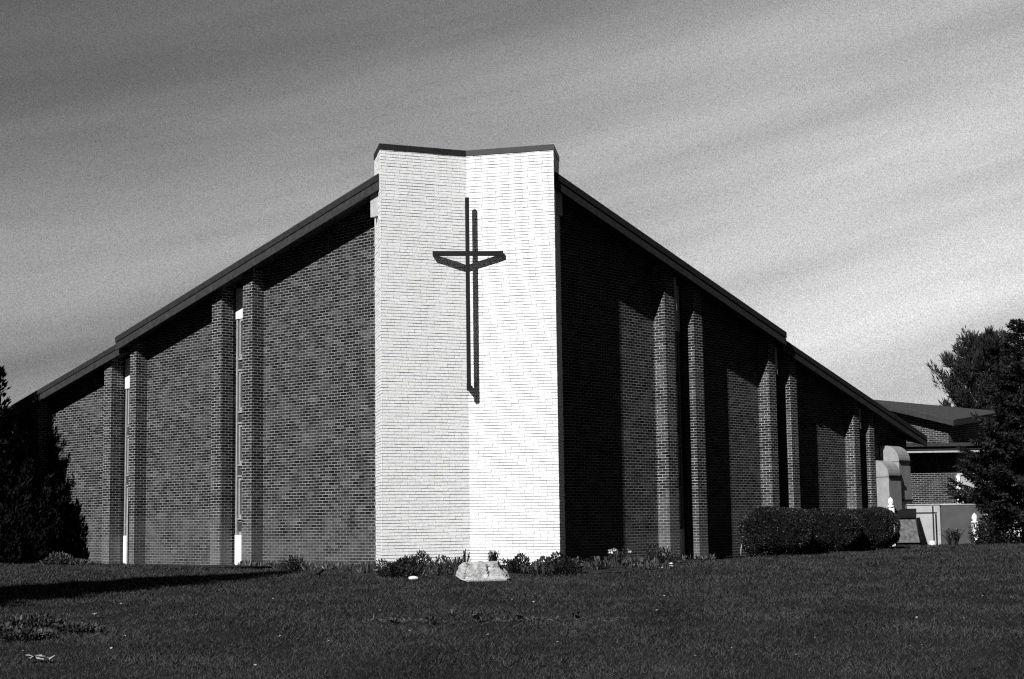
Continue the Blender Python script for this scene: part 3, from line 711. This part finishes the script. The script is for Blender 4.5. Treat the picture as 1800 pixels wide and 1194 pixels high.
# ---- low plants in the bed
def tuft(name, x, y, h, n, spread, mat, label, cat='plant', group=None, width=.012, flower=0):
    z0 = g(x, y) + .02; t = thing(name, (x, y, z0), label, cat, group); vs = []
    for i in range(n):
        ph = RNG.uniform(0, 2 * np.pi); ln = RNG.uniform(.15, 1) * spread; hh = h * RNG.uniform(.55, 1.1)
        hd = np.array([math.cos(ph), math.sin(ph), 0]); s = np.array([-hd[1], hd[0], 0]) * width * RNG.uniform(.7, 1.4)
        b = np.array([x, y, z0 - .03]) + hd * spread * .25 * RNG.random()
        p1 = b + hd * ln * .35 + np.array([0, 0, hh * .65]); p2 = b + hd * ln * .75 + np.array([0, 0, hh]); p3 = b + hd * ln * 1.1 + np.array([0, 0, hh * RNG.uniform(.75, 1.0)])
        vs += [b - s * .6, b + s * .6, p1 + s, p1 - s, p1 - s, p1 + s, p2 + s * .8, p2 - s * .8, p2 - s * .8, p2 + s * .8, p3 + s * .05, p3 - s * .05]
    np_mesh('foliage', np.array(vs), 4, mat, t)
    for q in range(flower):
        c = np.array([[x + RNG.normal(0, spread * .5), y + RNG.normal(0, spread * .4), z0 + h * RNG.uniform(.85, 1.15)]] * 6); a = np.arange(6) * 1.047
        np_mesh('flower', leaves(c, np.stack([np.cos(a), np.full(6, -.5), np.sin(a)], 1), .06, .024, .1), 4, M['flower'], t)
def bush(name, x, y, rx, h, n, mat, label, cat='shrub', group=None, leaf=.06):
    z0 = g(x, y) + .02; t = thing(name, (x, y, z0), label, cat, group)
    d = unit(RNG.normal(0, 1, (n, 3))); d[:, 2] = np.abs(d[:, 2]); q = RNG.random(n) ** .4
    lump = 1 + .22 * np.sin(4.3 * d[:, 0] + x * 3) + .18 * np.sin(6.1 * d[:, 2] + y)
    p = np.array([x, y, z0]) + d * (q * lump)[:, None] * np.array([rx, rx * .85, h])
    np_mesh('foliage', leaves(p, d + np.array([0, 0, .5]), leaf, leaf * .28, .5), 4, mat, t)
    m = MB()
    for k in range(7):
        a = k * .9; m.tube([(x, y, z0 - .05), (x + rx * .5 * math.cos(a), y + rx * .5 * math.sin(a), z0 + h * .7)], [.012, .006], 5)
    m.build('stem', M['bark'], t)
P_, PD = M['plant'], M['plantdark']
bush('low_shrub', -2.28, 29.0, .42, .34, 1500, PD, 'dark spreading low shrub at the left foot of the white corner')
bush('low_shrub', -1.98, 30.3, .36, .42, 1100, P_, 'small leafy shrub behind the dark spreading one, left foot of the white corner')
bush('low_shrub', -1.42, 29.6, .36, .32, 650, P_, 'loose leafy plant between the slim black spotlight and the boulder')
tuft('leafy_perennial', -1.12, 28.9, .36, 60, .22, P_, 'upright leafy plant just left of the boulder')
tuft('leafy_perennial', -.98, 29.6, .46, 30, .2, PD, 'thin tall stems rising behind the left end of the boulder', width=.009)
tuft('leafy_perennial', -.42, 29.8, .45, 70, .16, PD, 'small dark tuft peeping over the middle of the boulder')
bush('low_shrub', .03, 29.3, .30, .36, 1000, PD, 'leafy dark shrub immediately right of the boulder')
tuft('leafy_perennial', .42, 28.6, .28, 50, .25, P_, 'ragged pale-leaved plant right of the boulder at the lawn edge')
bush('low_shrub', .60, 29.4, .34, .30, 800, P_, 'low pale-leaved shrub under the right wing of the white corner')
bush('low_shrub', .98, 29.1, .36, .38, 1500, PD, 'dense dark shrub at the right foot of the white corner')
tuft('leafy_perennial', 1.66, 29.8, .30, 60, .3, P_, 'sprawling plant in the shade right of the white corner')
tuft('daffodil_clump', 2.08, 30.2, .42, 70, .22, P_, 'clump with pale flowers against the shaded right wall', flower=4)
tuft('leafy_perennial', 2.55, 30.4, .26, 50, .3, P_, 'pale strappy plant at the right end of the flower bed')
bush('low_shrub', 3.25, 33.3, .45, .35, 900, PD, 'dark low shrub at the foot of the first right-hand pillar')
bush('low_shrub', -4.72, 31.9, .22, .38, 350, PD, 'thin dark shrub against the left wall near the first pillar')
tuft('leafy_perennial', -2.95, 29.6, .28, 40, .25, P_, 'dry stalks against the brick just left of the white corner', width=.006)
tuft('leafy_perennial', -5.15, 33.0, .3, 25, .15, P_, 'few stalks before the white foot of the near left window', width=.008)
bush('low_shrub', -11.65, 38.4, .62, .24, 1500, P_, 'pale grassy mound at the foot of the big left evergreen', leaf=.08)
tuft('spiky_plant', 12.55, 42.6, .48, 90, .45, P_, 'spiky pale-leaved plant in front of the grey board screen', width=.016)
nb = 6500
bx, by = RNG.uniform(-6.5, 6, nb), RNG.uniform(28.6, 36, nb)
al, ol = WL.inv(bx, by); ar, orr = WR.inv(bx, by)
k = inside(BED, bx, by) & ((ol > .05) | (orr > .05)) & (np.sin(bx * 2.7) + np.sin(by * 3.3 + bx) + RNG.normal(0, .8, nb) > -.2)
bx, by = bx[k], by[k]; nb = len(bx)
wc = np.repeat(np.stack([bx, by, gz(bx, by) + .04], 1), 3, 0) + RNG.normal(0, .03, (nb * 3, 3)) * [1, 1, .2]
tag(np_mesh('bed_weeds', leaves(wc, np.stack([RNG.normal(0, .5, nb * 3), RNG.normal(0, .5, nb * 3), np.ones(nb * 3)], 1), .15, .018, .2), 4, M['plant']), 'low weedy ground cover filling the flower bed', 'ground cover', kind='stuff')
# row of young plants in the lawn
for x, y, h, n, lb in ((-1.55, 18.9, .12, 30, 'leftmost low sprouting plant in the thin row on the lawn'), (-1.05, 18.75, .17, 28, 'pale-edged sprouting plant second from left in the lawn row'), (-.82, 19.3, .22, 16, 'single upright shoot in the thin row on the lawn'), (-.50, 19.05, .19, 40, 'broad-leaved sprout in the lawn row, below and left of the boulder'), (.04, 18.95, .15, 34, 'curled sprout in the lawn row, straight below the boulder'), (.78, 19.3, .17, 22, 'rightmost sprout of the thin row on the lawn')):
    tuft('young_plant', x * 1.0, y, h * .72, n, .11, P_, lb, group='young plants in a row on the lawn', width=.014)
n_d = 900
dx = RNG.uniform(-2.6, 1.4, n_d); dyy = 19.0 + .10 * np.sin(dx * 3) + RNG.normal(0, .13, n_d); kk = np.sin(dx * 4.1 + 1) + RNG.normal(0, .7, n_d) > -.2; dx, dyy = dx[kk], dyy[kk]
tag(np_mesh('dry_grass', leaves(np.stack([dx, dyy, gz(dx, dyy) + .02], 1), np.stack([RNG.normal(0, 1, len(dx)), RNG.normal(0, 1, len(dx)), np.full(len(dx), .45)], 1), .07, .007, .2), 4, M['drygrass']), 'thin line of dry grass along the row of young plants', 'grass', kind='stuff')
bush('low_shrub', 14.15, 43.7, .62, .85, 2600, PD, 'dark bushy undergrowth below the big spruce at the right edge', leaf=.09)
# coarse clump at the left edge of the lawn
for x, y, r, h, lb in ((-6.25, 17.5, .45, .13, 'coarse leafy clump at the left edge of the lawn, nearest the frame'), (-5.7, 17.3, .36, .10, 'coarse leafy clump at the left edge, second along and closest to the viewer'), (-6.15, 18.9, .5, .13, 'coarse leafy clump at the left edge, set back behind the others'), (-5.25, 18.0, .26, .07, 'low straggling clump at the left edge, furthest into the lawn')):
    bush('leafy_clump', x, y, r, h, 700, M['clump'], lb, cat='plant', group='coarse clumps at the left edge of the lawn', leaf=.06)

# ---- spotlights on stakes
def spotlight(x, y, label, yaw, h=.3, lens=False):
    z0 = g(x, y); t = thing('garden_spotlight', (x, y, z0), label, 'spotlight', 'spotlights aimed at the church')
    m = MB(); m.tube([(x, y, z0 - .05), (x, y, z0 + h * .55)], [.012, .012], 8); m.build('stake', M['steel'], t)
    d = Vector((math.sin(yaw) * .8, math.cos(yaw) * .8, .62)).normalized(); c = Vector((x, y, z0 + h * .6))
    m = MB(); m.tube([tuple(c - d * .08), tuple(c - d * .05), tuple(c + d * .07), tuple(c + d * .09)], [.022, .04, .052, .052], 12); m.build('housing', M['steel'], t)
    m = MB(); m.tube([tuple(c + d * .091), tuple(c + d * .097)], [.045, .045], 12); m.build('lens', M['white' if lens else 'glass'], t)
spotlight(-3.72, 28.4, 'small black spotlight with a white rim on the lawn before the left wall', 1.2, .26, True)
spotlight(-1.78, 27.75, 'slim black spotlight on a stake left of the boulder', .5, .36)
spotlight(.72, 28.3, 'small black spotlight before the dense shrub right of the boulder', -.4, .26)
# wire hoop by the right wall
p = WR.w(6.55, .35, 0); z0 = g(p[0], p[1]); hp = [(p[0] + .17 * (1 - math.cos(q)), p[1], z0 + .42 * math.sin(q) ** .6) for q in np.linspace(.02, math.pi - .02, 14)]
m = MB(); m.tube(hp, [.012] * 14, 6); o = m.build('wire_hoop', M['panelgrey'], None, smooth=True); tag(o, 'pale wire hoop stuck in the ground beside the leftmost clipped shrub', 'hoop')

# ---- pale stones and dead leaves
def pebble(x, y, s, label, group):
    bm = bmesh.new(); bmesh.ops.create_icosphere(bm, subdivisions=2, radius=1)
    for v in bm.verts: v.co = Vector((v.co.x * s * random.uniform(.85, 1.15), v.co.y * s * .7, v.co.z * s * .45 + s * .2))
    me = bpy.data.meshes.new('pale_stone'); bm.to_mesh(me); bm.free(); me.materials.append(M['white'])
    o = bpy.data.objects.new('pale_stone', me); COL.objects.link(o); o.location = (x, y, g(x, y) + .03); tag(o, label, 'stone', group)
pebble(-1.9, 27.9, .09, 'flat white stone beside the slim black spotlight left of the boulder', None)
for x, y in ((2.62, 31.4), (2.75, 31.5), (2.9, 31.2), (3.0, 30.6), (3.25, 31.0), (2.8, 30.4), (3.4, 32.4)):
    pebble(x, y, .045, 'tiny pale stone in the bed near the first right-hand pillar', 'tiny pale stones by the right wall')
def leafmesh(nl, s):
    vs, fs = [], []
    for k in range(nl):
        a = random.uniform(0, 6.28); c = Vector((random.gauss(0, s * .5) if nl > 1 else 0, random.gauss(0, s * .3) if nl > 1 else 0, random.uniform(.01, .03)))
        d = Vector((math.cos(a), math.sin(a), random.uniform(.1, .5))) * s; w = Vector((-math.sin(a), math.cos(a), random.uniform(-.3, .5))) * s * .38
        b = len(vs); vs += [c - d * .5, c + w, c + d * .5, c - w + Vector((0, 0, s * .15))]; fs.append((b, b + 1, b + 2, b + 3))
    return vs, fs
def dead_leaf(x, y, s, label, nl=1, group=None):
    vs, fs = leafmesh(nl, s); me = bpy.data.meshes.new('fallen_leaf'); me.from_pydata([tuple(v) for v in vs], [], fs); me.materials.append(M['deadleaf'])
    o = bpy.data.objects.new('fallen_leaf', me); COL.objects.link(o); o.location = (x, y, g(x, y) + .045); tag(o, label, 'leaf', group)
def lawn_at(px, py):
    """where the view through a photo pixel meets the lawn (used once, for measured positions)"""
    u = (px - 900) / F_PX; w = -(py - PPY) / F_PX
    r = c_ * u + s_ * w; q = -s_ * u + c_ * w
    d = Vector((r, math.cos(PITCH) - q * math.sin(PITCH), math.sin(PITCH) + q * math.cos(PITCH)))
    y = 5.0
    while CAM_Z + d.z / d.y * y > g(d.x / d.y * y, y) and y < 60: y += .02
    return d.x / d.y * y, y
dead_leaf(*lawn_at(68, 1167), .11, 'crumpled heap of pale dead leaves on the lawn, near the lower left corner', 9)
dead_leaf(*lawn_at(174, 1088), .085, 'bright scrap of dead leaf on the lawn, right of the coarse left clumps', 2)
for px, py in ((181, 1152), (195, 1150), (215, 1166), (483, 1129), (492, 1127), (545, 1134), (557, 1133), (448, 1182), (212, 1069), (412, 1049), (10, 1167), (1390, 1149), (1400, 1163), (1305, 1104), (1318, 1068), (1516, 1111), (1552, 1113), (1622, 1145), (1600, 1148), (1433, 1133), (1695, 1095), (1793, 1030), (1628, 1036), (668, 1082), (690, 1100), (720, 1120), (1080, 1170), (980, 1140), (870, 1090), (650, 1160), (1010, 1053), (900, 1062), *[(random.uniform(20, 1790), random.uniform(1035, 1185)) for _ in range(34)]):
    dead_leaf(*lawn_at(px, py), random.uniform(.02, .045), 'small pale dead leaf lying on the mown lawn', 1, 'small dead leaves scattered on the lawn')

# ------------------------------------------------------------------ grass blades on the lawn in view
N = 620000
yy = 9.0 * (62 / 9.0) ** RNG.random(N); xx = np.where(RNG.random(N) < .68, RNG.uniform(-.40, .40, N), RNG.uniform(-.85, .85, N)) * yy * 1.02
clump = np.sin(xx * 1.7 + 2 * np.sin(yy * .8)) * np.sin(yy * 2.3 + np.sin(xx * 1.1)) + RNG.normal(0, .9, N)
a_l, o_l = WL.inv(xx, yy); a_r, o_r = WR.inv(xx, yy)
keep = ~inside(BED, xx, yy) & ~((o_l < .02) & (o_r < .02)) & (clump > -1.3)
xx, yy = xx[keep], yy[keep]; n = len(xx)
sc_ = np.clip(yy / 14, .75, 3.2)
hh = RNG.uniform(.022, .05, n) * np.clip(sc_ ** .35, .9, 1.4); wd = .0042 * sc_
ph = RNG.uniform(0, 2 * np.pi, n); bp = np.stack([xx, yy, gz(xx, yy) - .006], 1)
sdv = np.stack([np.cos(ph), np.sin(ph), np.zeros(n)], 1) * wd[:, None]
ln = np.stack([RNG.normal(0, .85, n), RNG.normal(0, .85, n), np.ones(n)], 1) * hh[:, None]
grass = np_mesh('grass', np.stack([bp - sdv, bp + sdv, bp + ln], 1).reshape(-1, 3), 3, M['grass'])
tag(grass, 'short mown grass covering the lawn', 'grass', kind='stuff')
